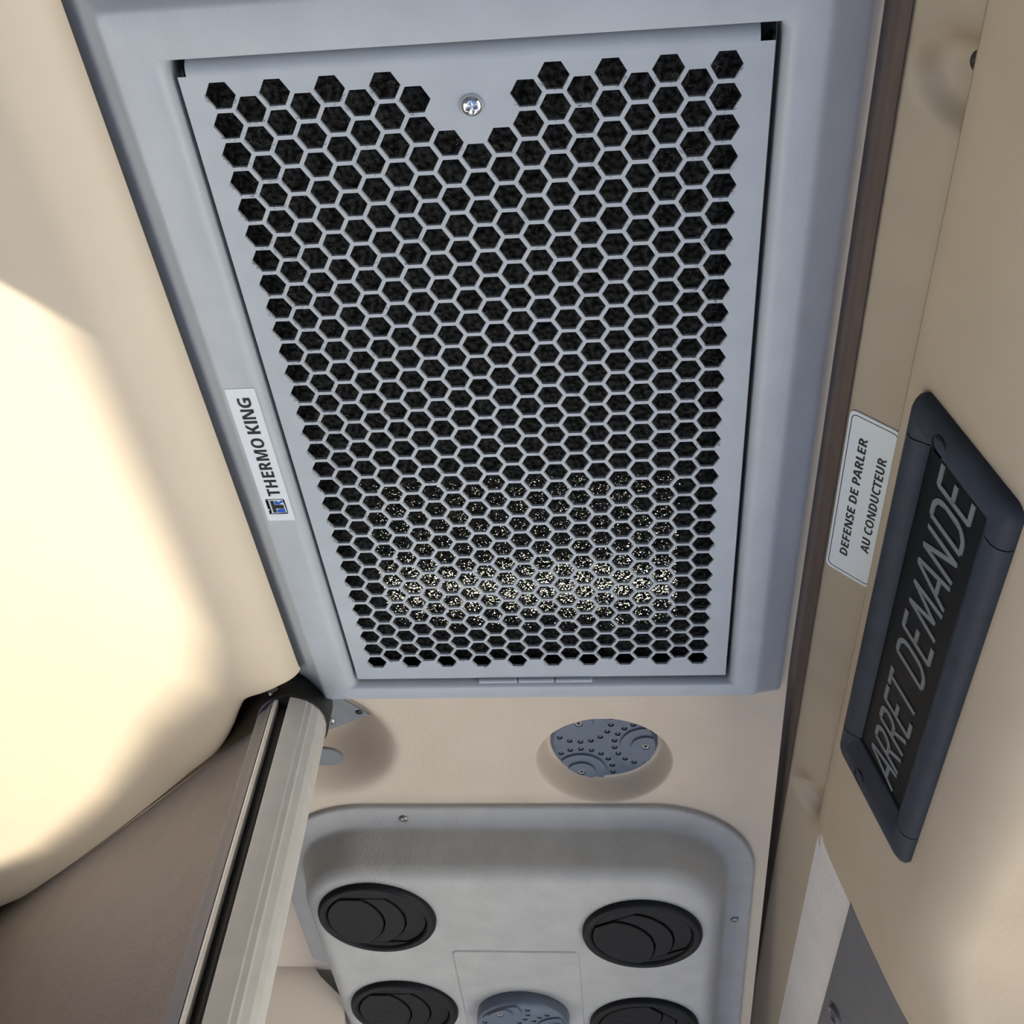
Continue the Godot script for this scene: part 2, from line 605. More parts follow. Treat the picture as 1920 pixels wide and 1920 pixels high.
	part("plate", done(slab(PackedVector2Array([Vector2(-0.75, -0.20), Vector2(-0.37, -0.20), Vector2(-0.37, 0.0), Vector2(-0.75, 0.0)]), -0.002, 0.002, 0.0006)), M.greyplate, pl)
	var lk := part("lock", done(lathe([Vector2(0.0072, 0.0), Vector2(0.0072, 0.003), Vector2(0.0066, 0.0038), Vector2(0.0056, 0.0038), Vector2(0.0054, 0.003), Vector2(0.0, 0.003)], 28)), M.greyplate, pl, Transform3D(Basis(), Vector3(-0.522, -0.017, 0.002)))
	part("keyhole", done(slab(rrect(Vector2(-0.0007, -0.003), Vector2(0.0007, 0.003), 0.0006), 0.003, 0.0033)), M.black, lk)

# ---------------------------------------------------------------- swollen cream cover on the left
func cover_edge(x: float) -> float:   # plan outline towards the front, eased through its corner points
	var px := [-0.10, -0.135, -0.1566, -0.168, -0.180, -0.188, -0.212, -0.238, -0.277, -0.326, -0.379, -0.445, -0.506, -0.62, -0.92, -1.2]
	var pz := [-0.191, -0.191, -0.191, -0.195, -0.202, -0.212, -0.262, -0.309, -0.368, -0.436, -0.506, -0.585, -0.652, -0.77, -1.06, -1.3]
	for i in range(1, px.size() - 2):
		if x <= px[i] and x >= px[i + 1]:
			var h: float = px[i] - px[i + 1]
			var t: float = (px[i] - x) / h
			var m0: float = (pz[i + 1] - pz[i - 1]) / (px[i - 1] - px[i + 1]) * h
			var m1: float = (pz[i + 2] - pz[i]) / (px[i] - px[i + 2]) * h
			var t2 := t * t
			var t3 := t2 * t
			return (2 * t3 - 3 * t2 + 1) * pz[i] + (t3 - 2 * t2 + t) * m0 + (3 * t2 - 2 * t3) * pz[i + 1] + (t3 - t2) * m1
	return -1.06

func cover_y(x: float) -> float:   # underside of the cover: a strip that rolls up to the housing, a soft ridge, then rising to the left
	var low := HY - 0.0135
	var ridge := -0.171
	if x > ridge:
		var t: float = clampf((x - ridge) / 0.0232, 0.0, 1.0)
		return low + 0.0150 * (1.0 - sqrt(max(0.0, 1.0 - t * t)))
	var rise := 0.27
	var u := ridge - x   # left of the ridge
	if u > 0.010:
		return low + rise * (u - 0.005)
	return low + rise * u * u / 0.020

func build_cover() -> void:
	var xs := []
	for i in 12:
		xs.append(-0.1478 - 0.0232 * (1.0 - cos(PI / 2 * i / 11.0)))
	for i in 24:
		xs.append(lerpf(-0.1722, -0.200, i / 23.0))
	for i in 40:
		xs.append(lerpf(-0.205, -0.60, i / 39.0))
	for i in 8:
		xs.append(lerpf(-0.64, -0.905, i / 7.0))
	var rows := []
	for x in xs:
		var row := PackedVector3Array()
		var ze := cover_edge(x)
		var r: float = lerpf(0.004, 0.033, smoothstep(-0.170, -0.28, x))
		var slant: float = 0.70 if x < -0.186 else 1.0
		row.append(Vector3(x, cover_y(x) + 0.14, ze + 0.01))
		row.append(Vector3(x, cover_y(x) + r * 0.8 + 0.02, ze))
		for k in 13:
			var t := PI / 2 * k / 12.0
			row.append(Vector3(x, cover_y(x) + r * 0.8 * (1.0 - sin(t)), ze + r * 1.9 * (1.0 - cos(t)) / slant))
		for k in 10:
			row.append(Vector3(x, cover_y(x), lerpf(ze + r * 1.9 / slant + 0.01, 0.45, k / 9.0)))
		rows.append(row)
	var th := thing("door_gear_cover", "large swollen cream plastic cover with a sunlit face left of the grille housing", "cover")
	part("cover_shell", done(grid(rows)), M.cream, th)

# ---------------------------------------------------------------- return-air housing, perforated door, filter
func hex(c: Vector2, r: float) -> PackedVector2Array:
	var p := PackedVector2Array()
	for i in 6:
		p.append(c + Vector2.from_angle(PI / 3 * i) * r)
	return p

func cell(c: int, r: float) -> Vector2:   # column, row (rows count away from the top of the photograph) -> x, z
	return Vector2((c - 9) * PITCH * sqrt(3.0) / 2.0, -(r - 14.5) * PITCH)

func has_hole(c: int, k: int) -> bool:   # k: row number in its own column
	if c < 0 or c > 18 or k < 0:
		return false
	if c % 2 == 0:
		return k <= 29 and not ((c == 8 or c == 10) and k < 2)
	return k <= 28 and not (c == 9 and k < 2)

const DOOR_LO := Vector2(-0.1122, -0.1982)
const DOOR_HI := Vector2(0.1147, 0.1895)

func build_return_air() -> void:
	var th := thing("air_return_grille", "silver grey ceiling housing with a honeycomb perforated door over a black filter", "air grille")
	# --- housing: rings from the base outside to the throat inside (x0, x1, z0, z1, y)
	var rings := []
	var o := [-0.1345, 0.1328, -0.2135, 0.2165]
	for g in [[0.0180, 0.0178, HY + 0.0095], [0.0120, 0.0148, HY + 0.0058 + 0.0], [0.0025, 0.0034, HY - 0.0015], [0.001, 0.0013, HY - 0.0035], [-0.0008, -0.001, HY - 0.0042]]:
		rings.append([o[0] - g[0], o[1] + g[1], o[2] - g[0] * 0.8, o[3] + g[0] * 1.0, g[2], 0.003])
	var inn := [-0.1146, 0.1172, -0.2005, 0.1968]
	for k in 9:
		var t := PI / 2 * k / 8.0
		var rr := 0.0058
		rings.append([inn[0] - rr * (1 - sin(t)), inn[1] + rr * (1 - sin(t)), inn[2] - rr * 0.5 * (1 - sin(t)), inn[3] + rr * 0.35 * (1 - sin(t)), HY - 0.0042 + rr * (1 - cos(t)), 0.003])
	rings.append([inn[0], inn[1], inn[2], inn[3], HY + 0.02, 0.003])
	var rows := []
	for g in rings:
		var row := PackedVector3Array()
		for p in rrect(Vector2(g[0], g[2]), Vector2(g[1], g[3]), g[5], 4):
			row.append(Vector3(p.x, g[4], p.y))
		row.append(row[0])
		rows.append(row)
	var st := st_new()
	grid(rows, st)
	part("housing", done(st), M.housing, th)
	# --- perforated door plate, 1.4 mm thick
	st = st_new(false)
	var cell_r := PITCH / sqrt(3.0)
	var hole_r := cell_r * 0.862
	var yb := HY + 0.0014
	var rect := PackedVector2Array([DOOR_LO, Vector2(DOOR_HI.x, DOOR_LO.y), DOOR_HI, Vector2(DOOR_LO.x, DOOR_HI.y)])
	var holes := []
	for c in range(-3, 22):
		for k in range(-4, 35):
			var r: float = k + (0.5 if absi(c) % 2 == 1 else 0.0)
			var ctr := cell(c, r)
			if has_hole(c, k):
				holes.append([ctr, c, r])
				var a := hex(ctr, cell_r)
				var b := hex(ctr, hole_r)
				for i in 6:
					var j := (i + 1) % 6
					# seen from below, x right and z up run counter-clockwise
					quad(st, dp(a[i], HY), dp(a[j], HY), dp(b[j], HY), dp(b[i], HY))
					quad(st, dp(b[i], HY), dp(b[j], HY), dp(b[j], yb), dp(b[i], yb))
			else:
				for poly in Geometry2D.intersect_polygons(hex(ctr, cell_r), rect):
					var pc := ccw(poly)
					for i in range(1, pc.size() - 1):
						tri(st, dp(pc[0], HY), dp(pc[i], HY), dp(pc[i + 1], HY))
	# folded edges: left, right, bottom straight up, top rolled over
	var lo := DOOR_LO
	var hi := DOOR_HI
	quad(st, dp(Vector2(lo.x, hi.y), HY), dp(lo, HY), dp(lo, HY + 0.011), dp(Vector2(lo.x, hi.y), HY + 0.011))
	quad(st, dp(Vector2(hi.x, lo.y), HY), dp(hi, HY), dp(hi, HY + 0.011), dp(Vector2(hi.x, lo.y), HY + 0.011))
	quad(st, dp(Vector2(lo.x + 0.004, lo.y), HY), dp(Vector2(hi.x - 0.006, lo.y), HY), dp(Vector2(hi.x - 0.006, lo.y), HY + 0.003), dp(Vector2(lo.x + 0.004, lo.y), HY + 0.003))
	var door := part("door", done(st), M.door, th)
	tag(door, "hinged honeycomb door plate")
	st = st_new()
	var edge_strip := []
	for k in 9:
		var t := PI / 2 * k / 8.0
		var row := PackedVector3Array()
		for x in [lo.x + 0.0035, hi.x - 0.0055]:
			row.append(Vector3(x, HY + 0.0052 * (1 - cos(t)), hi.y + 0.0052 * sin(t)))
		edge_strip.append(row)
	edge_strip.append(PackedVector3Array([Vector3(lo.x + 0.0035, HY + 0.012, hi.y + 0.0052), Vector3(hi.x - 0.0055, HY + 0.012, hi.y + 0.0052)]))
	grid(edge_strip, st)
	part("rolled_lip", done(st), M.door, door)
	# hinge knuckles at the far edge
	for g in [[-0.0365, -0.0125], [-0.0118, 0.0105], [0.0112, 0.034]]:
		part("hinge_knuckle", done(slab(rrect(Vector2(g[0], -0.0016), Vector2(g[1], 0.0016), 0.0008, 2), -0.004, 0.0022, 0.0006)), M.door, door, ceiling_frame(Vector3(0, HY, -0.2004)))
	# screw
	var sc := part("screw", screw_mesh(0.0046, 0.0026), M.chrome, door, ceiling_frame(Vector3(0.0002, HY - 0.0002, 0.1715), 0.0, 0.25))
	tag(sc, "shiny domed cross-head screw")
	# --- black filter behind
	var filt := part("filter", box_mesh(Vector3(-0.1135, HY + 0.0075, -0.1995), Vector3(0.1155, HY + 0.0185, 0.1965)), M.foam, th)
	tag(filt, "black fibrous filter mat")
	var curls := []
	var curl := curl_mesh()
	for h in holes:
		var ctr: Vector2 = h[0]
		var edge: bool = h[1] < 3 or h[1] > 15 or h[2] < 3
		for k in (9 if edge else 6):
			var p: Vector2 = ctr + Vector2.from_angle(rng.randf() * TAU) * sqrt(rng.randf()) * hole_r * 1.25
			var s := rng.randf_range(0.5, 1.25) * (1.1 if edge else 0.8)
			var b := Basis(Vector3(rng.randf_range(-1, 1), rng.randf_range(-1, 1), rng.randf_range(-1, 1)).normalized(), rng.randf() * TAU).scaled(Vector3.ONE * s)
			curls.append(Transform3D(b, Vector3(p.x, HY + rng.randf_range(0.0055, 0.0072), p.y)))
	stuff("filter_fibres", curl, M.fibre, filt, curls)
	var fz := []
	for h in holes:
		var edge2: bool = h[1] < 2 or h[1] > 16 or h[2] > 27 or h[2] < 1
		for k in (9 if edge2 else 2):
			var ang := rng.randf_range(PI * 0.95, PI * 2.05)
			var p: Vector2 = (h[0] as Vector2) + Vector2.from_angle(ang) * hole_r * rng.randf_range(0.84, 0.95)
			var b := Basis(Vector3(0, 1, 0), rng.randf() * TAU).scaled(Vector3.ONE * rng.randf_range(0.35, 0.7))
			fz.append(Transform3D(b, Vector3(p.x, HY - 0.0004, p.y)))
	stuff("filter_fuzz", curl, M.fuzz, filt, fz)
	# added mirror flakes, bunched so the mat glints in one band
	var fl := []
	var fm := glint_flake_mesh()
	for k in 9000:
		var bright := rng.randf() < 0.5
		var pz: float = rng.randfn(-0.121, 0.0135) if bright else lerpf(-0.158, -0.035, pow(rng.randf(), 0.8))
		var p := Vector2(rng.randf_range(-0.0835, 0.0845), clampf(pz, -0.162, -0.03))
		var b := Basis(Vector3(1, 0, 0), rng.randfn(0.0, 0.028)) * Basis(Vector3(0, 0, 1), rng.randfn(0.0, 0.028)) * Basis(Vector3(0, 1, 0), rng.randf() * TAU)
		var s: float = rng.randf_range(0.35, 1.0)
		s *= s * (1.0 if bright else 0.55)
		fl.append(Transform3D(b.scaled(Vector3.ONE * (0.2 + 0.8 * s)), Vector3(p.x, HY + rng.randf_range(0.0052, 0.0073), p.y)))
	stuff("filter_glints", fm, M.glint_flake, filt, fl)

func dp(p: Vector2, y: float) -> Vector3:
	return Vector3(p.x, y, p.y)

func stuff(called: String, mesh: Mesh, m: Material, parent: Node, xfs: Array) -> void:
	var mm := MultiMesh.new()
	mm.transform_format = MultiMesh.TRANSFORM_3D
	mm.mesh = mesh
	mm.instance_count = xfs.size()
	for i in xfs.size():
		mm.set_instance_transform(i, xfs[i])
	var o := MultiMeshInstance3D.new()
	o.name = called
	o.multimesh = mm
	o.material_override = m
	o.set_meta("kind", "stuff")
	parent.add_child(o, true)

func curl_mesh() -> ArrayMesh:   # a bent hair, about 3 mm long
	var st := st_new()
	var prev := []
	for i in 7:
		var a := 2.6 * i / 6.0
		var c := Vector3(cos(a) * 0.0012, 0.0003 * i / 6.0, sin(a) * 0.0012)
		var n := Vector3(cos(a), 0, sin(a))
		var ring := []
		for k in 3:
			var t := TAU * k / 3
			ring.append(c + (n * cos(t) + Vector3.UP * sin(t)) * 0.00011)
		if prev.size():
			for k in 3:
				quad(st, prev[k], prev[(k + 1) % 3], ring[(k + 1) % 3], ring[k])
		prev = ring
	return done(st)

func glint_flake_mesh() -> ArrayMesh:
	var st := st_new(false)
	var c := Vector3(0, -0.00008, 0)
	for i in 6:
		var a := Vector2.from_angle(TAU * i / 6) * 0.00052
		var b := Vector2.from_angle(TAU * (i + 1) / 6) * 0.00052
		tri(st, c, Vector3(a.x, -0.00008, a.y), Vector3(b.x, -0.00008, b.y))
		quad(st, Vector3(a.x, -0.00008, a.y), Vector3(a.x, 0.00008, a.y), Vector3(b.x, 0.00008, b.y), Vector3(b.x, -0.00008, b.y))
	return done(st)

func screw_mesh(r: float, h: float) -> ArrayMesh:   # domed head with a sunk cross
	var st := st_new()
	var rows := []
	var nr := 14
	for i in nr + 1:
		var rr := r * i / nr
		var row := PackedVector3Array()
		for k in 41:
			var a := TAU * k / 40
			var x := cos(a) * rr
			var y := sin(a) * rr
			var z := h * sqrt(max(0.0, 1.0 - pow(rr / r, 2.2)))
			var w := r * 0.13
			var l := r * 0.52
			if (absf(x) < w and absf(y) < l) or (absf(y) < w and absf(x) < l):
				z -= h * 0.55
			row.append(Vector3(x, y, z))
		rows.append(row)
	rows.reverse()
	grid(rows, st)
	return done(st)

# ---------------------------------------------------------------- ceiling lights
func make_light(label: String, xf: Transform3D, thick: float) -> void:
	var th := thing("ceiling_light", label, "light", xf, "round grey ceiling lights")
	var R := 0.0372
	var root := CSGCombiner3D.new()
	root.name = "lamp_body"
	root.material_override = M.lamp
	th.add_child(root)
	var base := csg_mesh(done(lathe([Vector2(0.0, -thick), Vector2(R, -thick), Vector2(R, -0.003), Vector2(R - 0.0008, -0.0014), Vector2(R - 0.003, 0.0), Vector2(0.0, 0.0)], 72)), CSGShape3D.OPERATION_UNION)
	root.add_child(base)
	var screws := [Vector2(-0.0165, 0.0245), Vector2(0.0285, 0.0), Vector2(-0.0165, -0.0275)]
	for s in screws:   # stepped pads round the screws, cut off by the rim
		for g in [[0.0172, 0.0014], [0.0098, 0.0028]]:
			var polys := Geometry2D.intersect_polygons(circle(s, g[0], 48), circle(Vector2.ZERO, R - 0.0022, 96))
			if polys.size():
				root.add_child(csg_poly(polys[0], -0.002, g[1], CSGShape3D.OPERATION_UNION))
		root.add_child(csg_poly(circle(s, 0.0028, 20), 0.0016, 0.004, CSGShape3D.OPERATION_SUBTRACTION))
	var leds := []
	for k in 8:
		var t := (k - 3.5) / 3.5
		leds.append((screws[0] as Vector2) + Vector2.from_angle(deg_to_rad(-60.0 + t * 68.0)) * 0.0222)
		leds.append(screws[1] + Vector2.from_angle(deg_to_rad(180.0 + t * 68.0)) * 0.0216)
		leds.append(screws[2] + Vector2.from_angle(deg_to_rad(60.0 + t * 68.0)) * 0.0222)
	var kept := []
	for p in leds:
		if (p as Vector2).length() < R - 0.0032:
			kept.append(p)
			root.add_child(csg_poly(circle(p, 0.0021, 14), -0.0026, 0.004, CSGShape3D.OPERATION_SUBTRACTION))
	var led := done(lathe([Vector2(0.0014, -0.0027), Vector2(0.0014, -0.0012), Vector2(0.0009, -0.0005), Vector2(0.0, -0.0003)], 12))
	for p in kept:
		part("led", led, M.led, th, Transform3D(Basis(), v3(p, 0)))
	for s in screws:
		var sc := part("screw", done(lathe([Vector2(0.0025, 0.0), Vector2(0.0025, 0.0011), Vector2(0.0020, 0.0014), Vector2(0.0011, 0.0010), Vector2(0.0009, 0.0), Vector2(0.0, 0.0)], 20)), M.steel, th, Transform3D(Basis(), v3(s, 0.0012)))
		part("recess", done(lathe([Vector2(0.0010, 0.0), Vector2(0.0010, 0.0009), Vector2(0.0, 0.0009)], 12)), M.black, sc)

func csg_mesh(m: Mesh, op: int) -> CSGMesh3D:
	var c := CSGMesh3D.new()
	c.mesh = m
	c.operation = op
	return c

func csg_poly(poly: PackedVector2Array, z0: float, z1: float, op: int) -> CSGPolygon3D:
	var c := CSGPolygon3D.new()
	c.polygon = poly
	c.mode = CSGPolygon3D.MODE_DEPTH
	c.depth = z1 - z0
	c.position = Vector3(0, 0, z1)   # the polygon is drawn out towards -z
	c.operation = op
	return c

# ---------------------------------------------------------------- driver's ventilation console
const CON_TILT := 0.1
func con_at(x: float, z: float, o: float) -> Vector3:
	return Vector3(x, HY + 0.015 + 0.1 * (z + 0.21) + o, z)

func build_console() -> void:
	var th := thing("vent_console", "grey moulded ventilation console with rounded corners under the beige headliner", "console", ceiling_frame(con_at(-0.034, -0.575, 0.0), CON_TILT))
	var hw := 0.180
	var hl := 0.2265
	var R := 0.078
	var prof := [Vector2(0.0, -0.004), Vector2(0.0, 0.0022), Vector2(0.0008, 0.0034), Vector2(0.0025, 0.004), Vector2(0.0165, 0.0052), Vector2(0.019, 0.0058), Vector2(0.0206, 0.0075)]
	for k in 5:
		prof.append(Vector2(lerpf(0.0213, 0.0262, k / 4.0), lerpf(0.0095, 0.0255, k / 4.0)))
	for k in range(1, 11):
		var t := PI / 2 * k / 10.0 * 0.82 + PI / 2 * 0.18
		prof.append(Vector2(0.0262 + 0.0145 * (1.0 - cos(t)), 0.0255 + 0.0145 * sin(t)))
	prof.append(Vector2(0.055, 0.04))
	var rows := []
	for p in prof:
		var row := PackedVector3Array()
		var rr: float = max(R - p.x * 1.0, 0.02)
		for q in rrect(Vector2(-hw + p.x, -hl + p.x), Vector2(hw - p.x, hl - p.x), rr, 18):
			row.append(v3(q, p.y))
		row.append(row[0])
		rows.append(row)
	var st := st_new()
	grid(rows, st)
	var last: PackedVector3Array = rows[rows.size() - 1]
	for i in last.size() - 1:
		tri(st, last[i], last[i + 1], Vector3(0, 0, 0.04))
	part("console_body", done(st), M.console, th)
	# raised middle field
	part("raised_field", done(slab(rrect(Vector2(-0.0485, -0.17), Vector2(0.0485, 0.098), 0.004, 3), 0.0385, 0.0411, 0.001)), M.console, th)
	for s in [Vector2(-0.0735, 0.2155), Vector2(0.072, 0.2035 + 0.0), Vector2(0.168, 0.0855)]:
		part("screw", screw_mesh(0.0033, 0.0016), M.steel, th, Transform3D(Basis(Vector3(0, 0, 1), 0.5), v3(s, 0.0052)))
	# four round air vents
	var vs := [[-0.1328, -0.4275, PI, ""], [0.062, -0.4465, PI + 0.5, ""], [-0.1315, -0.564, PI + 0.02, ""], [0.0625, -0.585, PI - 0.8, ""]]
	var labels := ["round black air vent on the console, upper one beside the aluminium post", "round black air vent on the console, upper one beside the brown joint strip", "round black air vent on the console, lower one beside the aluminium post", "round black air vent cut by the lower picture edge, beside the brown joint strip"]
	for i in 4:
		var v = vs[i]
		make_vent(labels[i], ceiling_frame(con_at(v[0], v[1], -0.0402), CON_TILT, v[2] - PI))

func make_vent(label: String, xf: Transform3D) -> void:
	var th := thing("air_vent", label, "air vent", xf, "round air vents on the console")
	var R := 0.0440
	part("vent_ring", done(lathe([Vector2(R, -0.002), Vector2(R, 0.0018), Vector2(R - 0.0008, 0.0036), Vector2(R - 0.0025, 0.0048), Vector2(R - 0.005, 0.005), Vector2(R - 0.0068, 0.0036), Vector2(R - 0.0072, 0.0002)], 64)), M.vent, th)
	part("vent_floor", done(lathe([Vector2(R - 0.006, 0.0003), Vector2(0.0, 0.0003)], 48)), M.deep_black, th)
	var ri := 0.0362
	var strip := PackedVector2Array([Vector2(-0.05, -0.0305), Vector2(0.05, -0.0305), Vector2(0.05, 0.0275), Vector2(-0.05, 0.0275)])
	var clip := circle(Vector2.ZERO, ri, 72)
	# three blades lie one over the other like scales, the outermost to the left
	for k in 3:
		var c := Vector2(-0.0152 * k, 0)
		var shape := circle(c, ri + 0.0002 - 0.0006 * k, 72)
		var polys := Geometry2D.intersect_polygons(shape, clip)
		polys = Geometry2D.intersect_polygons(polys[0], strip) if k < 3 else polys
		if k < 2:   # only the crescent that the next blade leaves free
			var nxt := circle(Vector2(-0.0152 * (k + 1), 0), ri - 0.0006 * (k + 1) + 0.0013, 72)
			polys = Geometry2D.clip_polygons(polys[0], nxt)
		for poly in polys:
			if absf(poly_area(poly)) > 2e-5:
				part("blade", done(slab(poly, 0.0003, 0.0016 + 0.0013 * k, 0.0004)), M.vent, th)
	# fixed sides left and right of the blades
	for s in [-1.0, 1.0]:
		var half := PackedVector2Array([Vector2(-0.05, (0.0281 if s > 0 else -0.0311)), Vector2(0.05, (0.0281 if s > 0 else -0.0311)), Vector2(0.05, s * 0.05), Vector2(-0.05, s * 0.05)])
		for poly in Geometry2D.intersect_polygons(half, circle(Vector2.ZERO, ri + 0.0006, 72)):
			part("side_piece", done(slab(poly, 0.0003, 0.0026, 0.0003)), M.vent, th)
	# thumb dimple of the outer blade
	part("thumb_hollow", done(lathe([Vector2(0.0068, 0.0), Vector2(0.005, 0.0007), Vector2(0.003, 0.0002), Vector2(0.0, -0.0001)], 24)), M.vent, th, Transform3D(Basis.from_scale(Vector3(1.5, 0.8, 1)), Vector3(-0.0195, -0.003, 0.0041)))

func poly_area(p: PackedVector2Array) -> float:
	var a := 0.0
	for i in p.size():
		a += p[i].cross(p[(i + 1) % p.size()])
	return a / 2

# ---------------------------------------------------------------- aluminium door post, leaf and bracket
func build_door_post() -> void:
	var T := Vector3(-0.1562, 1.995, -0.2229)
	var up := Vector3(-0.10164782, 0.92892167, -0.35605092).normalized()
	var to_cam := Vector3(0.0533, 1.5785, 0.3725) - T
	var b := (to_cam - up * to_cam.dot(up)).normalized()
	var a := up.cross(b).normalized()   # to the right as seen from the aisle
	var xf := Transform3D(Basis(a, b, up), T)   # local x right, y to the aisle, z up the post
	var th := thing("door_post", "slotted round aluminium door post with a black collar at its top", "post", xf)
	var R := 0.0214
	var outer := []
	for p in [[-0.27, 0.93], [-0.25, 0.99], [-0.05, 1.0], [0.22, 0.985], [0.27, 0.955], [0.40, 0.925], [0.46, 0.875], [0.64, 0.775], [0.80, 0.60], [0.93, 0.37], [0.99, 0.1], [0.98, -0.2], [0.87, -0.5], [0.7, -0.71], [0.45, -0.89], [0.1, -0.99], [-0.3, -0.95], [-0.65, -0.76], [-0.88, -0.47], [-0.985, -0.15], [-1.0, 0.05], [-0.95, 0.20], [-0.80, 0.42], [-0.74, 0.60], [-0.66, 0.78], [-0.58, 0.80], [-0.54, 0.72]]:
		outer.append(Vector2(p[0], p[1]) * R)
	var inner := []
	for p in [[-0.50, 0.5], [-0.70, 0.2], [-0.84, 0.0], [-0.75, -0.4], [-0.3, -0.82], [0.1, -0.86], [0.6, -0.6], [0.84, -0.1], [0.78, 0.35], [0.5, 0.68], [0.0, 0.83], [-0.22, 0.80]]:
		inner.append(Vector2(p[0], p[1]) * R)
	var poly := PackedVector2Array(outer + inner)
	# the extrusion: z from -1.0 (low) to -0.032 (under the collar)
	var st := st_new(false)
	slab(poly, -1.0, -0.019, 0.0, st)
	part("extrusion", done(st), M.alu, th)
	st = st_new(false)
	slab(PackedVector2Array([Vector2(-0.62, -0.3) * R, Vector2(0.4, -0.3) * R, Vector2(0.4, 0.62) * R, Vector2(-0.34, 0.66) * R, Vector2(-0.52, 0.55) * R]), -1.0, -0.02, 0.0, st)
	part("slot_core", done(st), M.black, th)
	var edge_strip := PackedVector2Array()  # added strip; its dark colour paints the leaf's shade onto the post
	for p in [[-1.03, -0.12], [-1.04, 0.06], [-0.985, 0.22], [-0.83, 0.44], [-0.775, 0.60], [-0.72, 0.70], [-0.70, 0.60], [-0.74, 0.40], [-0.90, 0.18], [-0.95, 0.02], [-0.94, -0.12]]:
		edge_strip.append(Vector2(p[0], p[1]) * R)
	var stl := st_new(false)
	slab(edge_strip, -1.0, -0.0195, 0.0, stl)
	tag(part("shade_strip", done(stl), M.edge_strip, th), "dark grey strip added for the shade on the post")
	part("collar", done(lathe([Vector2(0.0, -0.0185), Vector2(R * 1.02, -0.0185), Vector2(R * 1.05, -0.017), Vector2(R * 1.05, 0.006), Vector2(R * 0.98, 0.008), Vector2(0.0, 0.008)], 48)), M.black, th)
	part("spindle", done(lathe([Vector2(0.009, 0.006), Vector2(0.009, 0.04), Vector2(0.0, 0.04)], 24)), M.steel, th)
	part("set_screw", screw_mesh(0.0035, 0.002), M.steel, th, Transform3D(Basis(Vector3(0, 0, 1), Vector3(1, 0, 0), Vector3(0, 1, 0)) * Basis(Vector3(0, 1, 0), -0.75), Vector3(-0.0165, 0.0150, -0.0085)))
	# --- shaded door leaf that hangs on the post
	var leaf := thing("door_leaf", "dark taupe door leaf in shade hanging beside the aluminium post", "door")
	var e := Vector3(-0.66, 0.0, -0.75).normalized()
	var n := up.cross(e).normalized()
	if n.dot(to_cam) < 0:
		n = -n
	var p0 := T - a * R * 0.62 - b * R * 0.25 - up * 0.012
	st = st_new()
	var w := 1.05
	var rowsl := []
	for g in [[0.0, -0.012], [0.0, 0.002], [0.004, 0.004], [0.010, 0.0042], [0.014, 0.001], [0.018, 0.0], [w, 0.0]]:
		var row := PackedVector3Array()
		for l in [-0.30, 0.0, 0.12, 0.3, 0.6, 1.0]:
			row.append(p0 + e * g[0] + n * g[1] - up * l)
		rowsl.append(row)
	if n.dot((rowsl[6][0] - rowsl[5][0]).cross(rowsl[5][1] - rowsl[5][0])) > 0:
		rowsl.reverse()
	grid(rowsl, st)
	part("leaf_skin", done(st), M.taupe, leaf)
	# --- bracket plate on the ceiling
	var br := thing("mounting_bracket", "grey bracket plate on the headliner that holds the aluminium post", "bracket")
	var pl := PackedVector2Array([Vector2(-0.168, -0.20), Vector2(-0.135, -0.20), Vector2(-0.1303, -0.236), Vector2(-0.1158, -0.2533), Vector2(-0.146, -0.2692), Vector2(-0.168, -0.276)])
	var stp := st_new(false)
	slab(pl, 0.0, 0.0022, 0.0004, stp)
	part("plate", done(stp), M.plate, br, ceiling_frame(Vector3(0, HY + 0.0125, 0)))
	stp = st_new(false)
	slab(PackedVector2Array(arc(Vector2(-0.1545, -0.300), Vector2(0.0115, 0.0105), -80, 85, 12) + [Vector2(-0.20, -0.288), Vector2(-0.20, -0.31)]), 0.0, 0.002, 0.0, stp)
	part("lug", done(stp), M.plate, br, ceiling_frame(Vector3(0, HY + 0.0105, 0)))
	part("bolt", screw_mesh(0.0042, 0.0028), M.steel, br, ceiling_frame(Vector3(-0.1438, HY + 0.0104, -0.2585), 0, 0.4))
	part("bolt_hole", done(lathe([Vector2(0.0024, 0.0), Vector2(0.0024, 0.0004), Vector2(0.0, 0.0004)], 20)), M.black, br, ceiling_frame(Vector3(-0.1222, HY + 0.0104, -0.2485)))

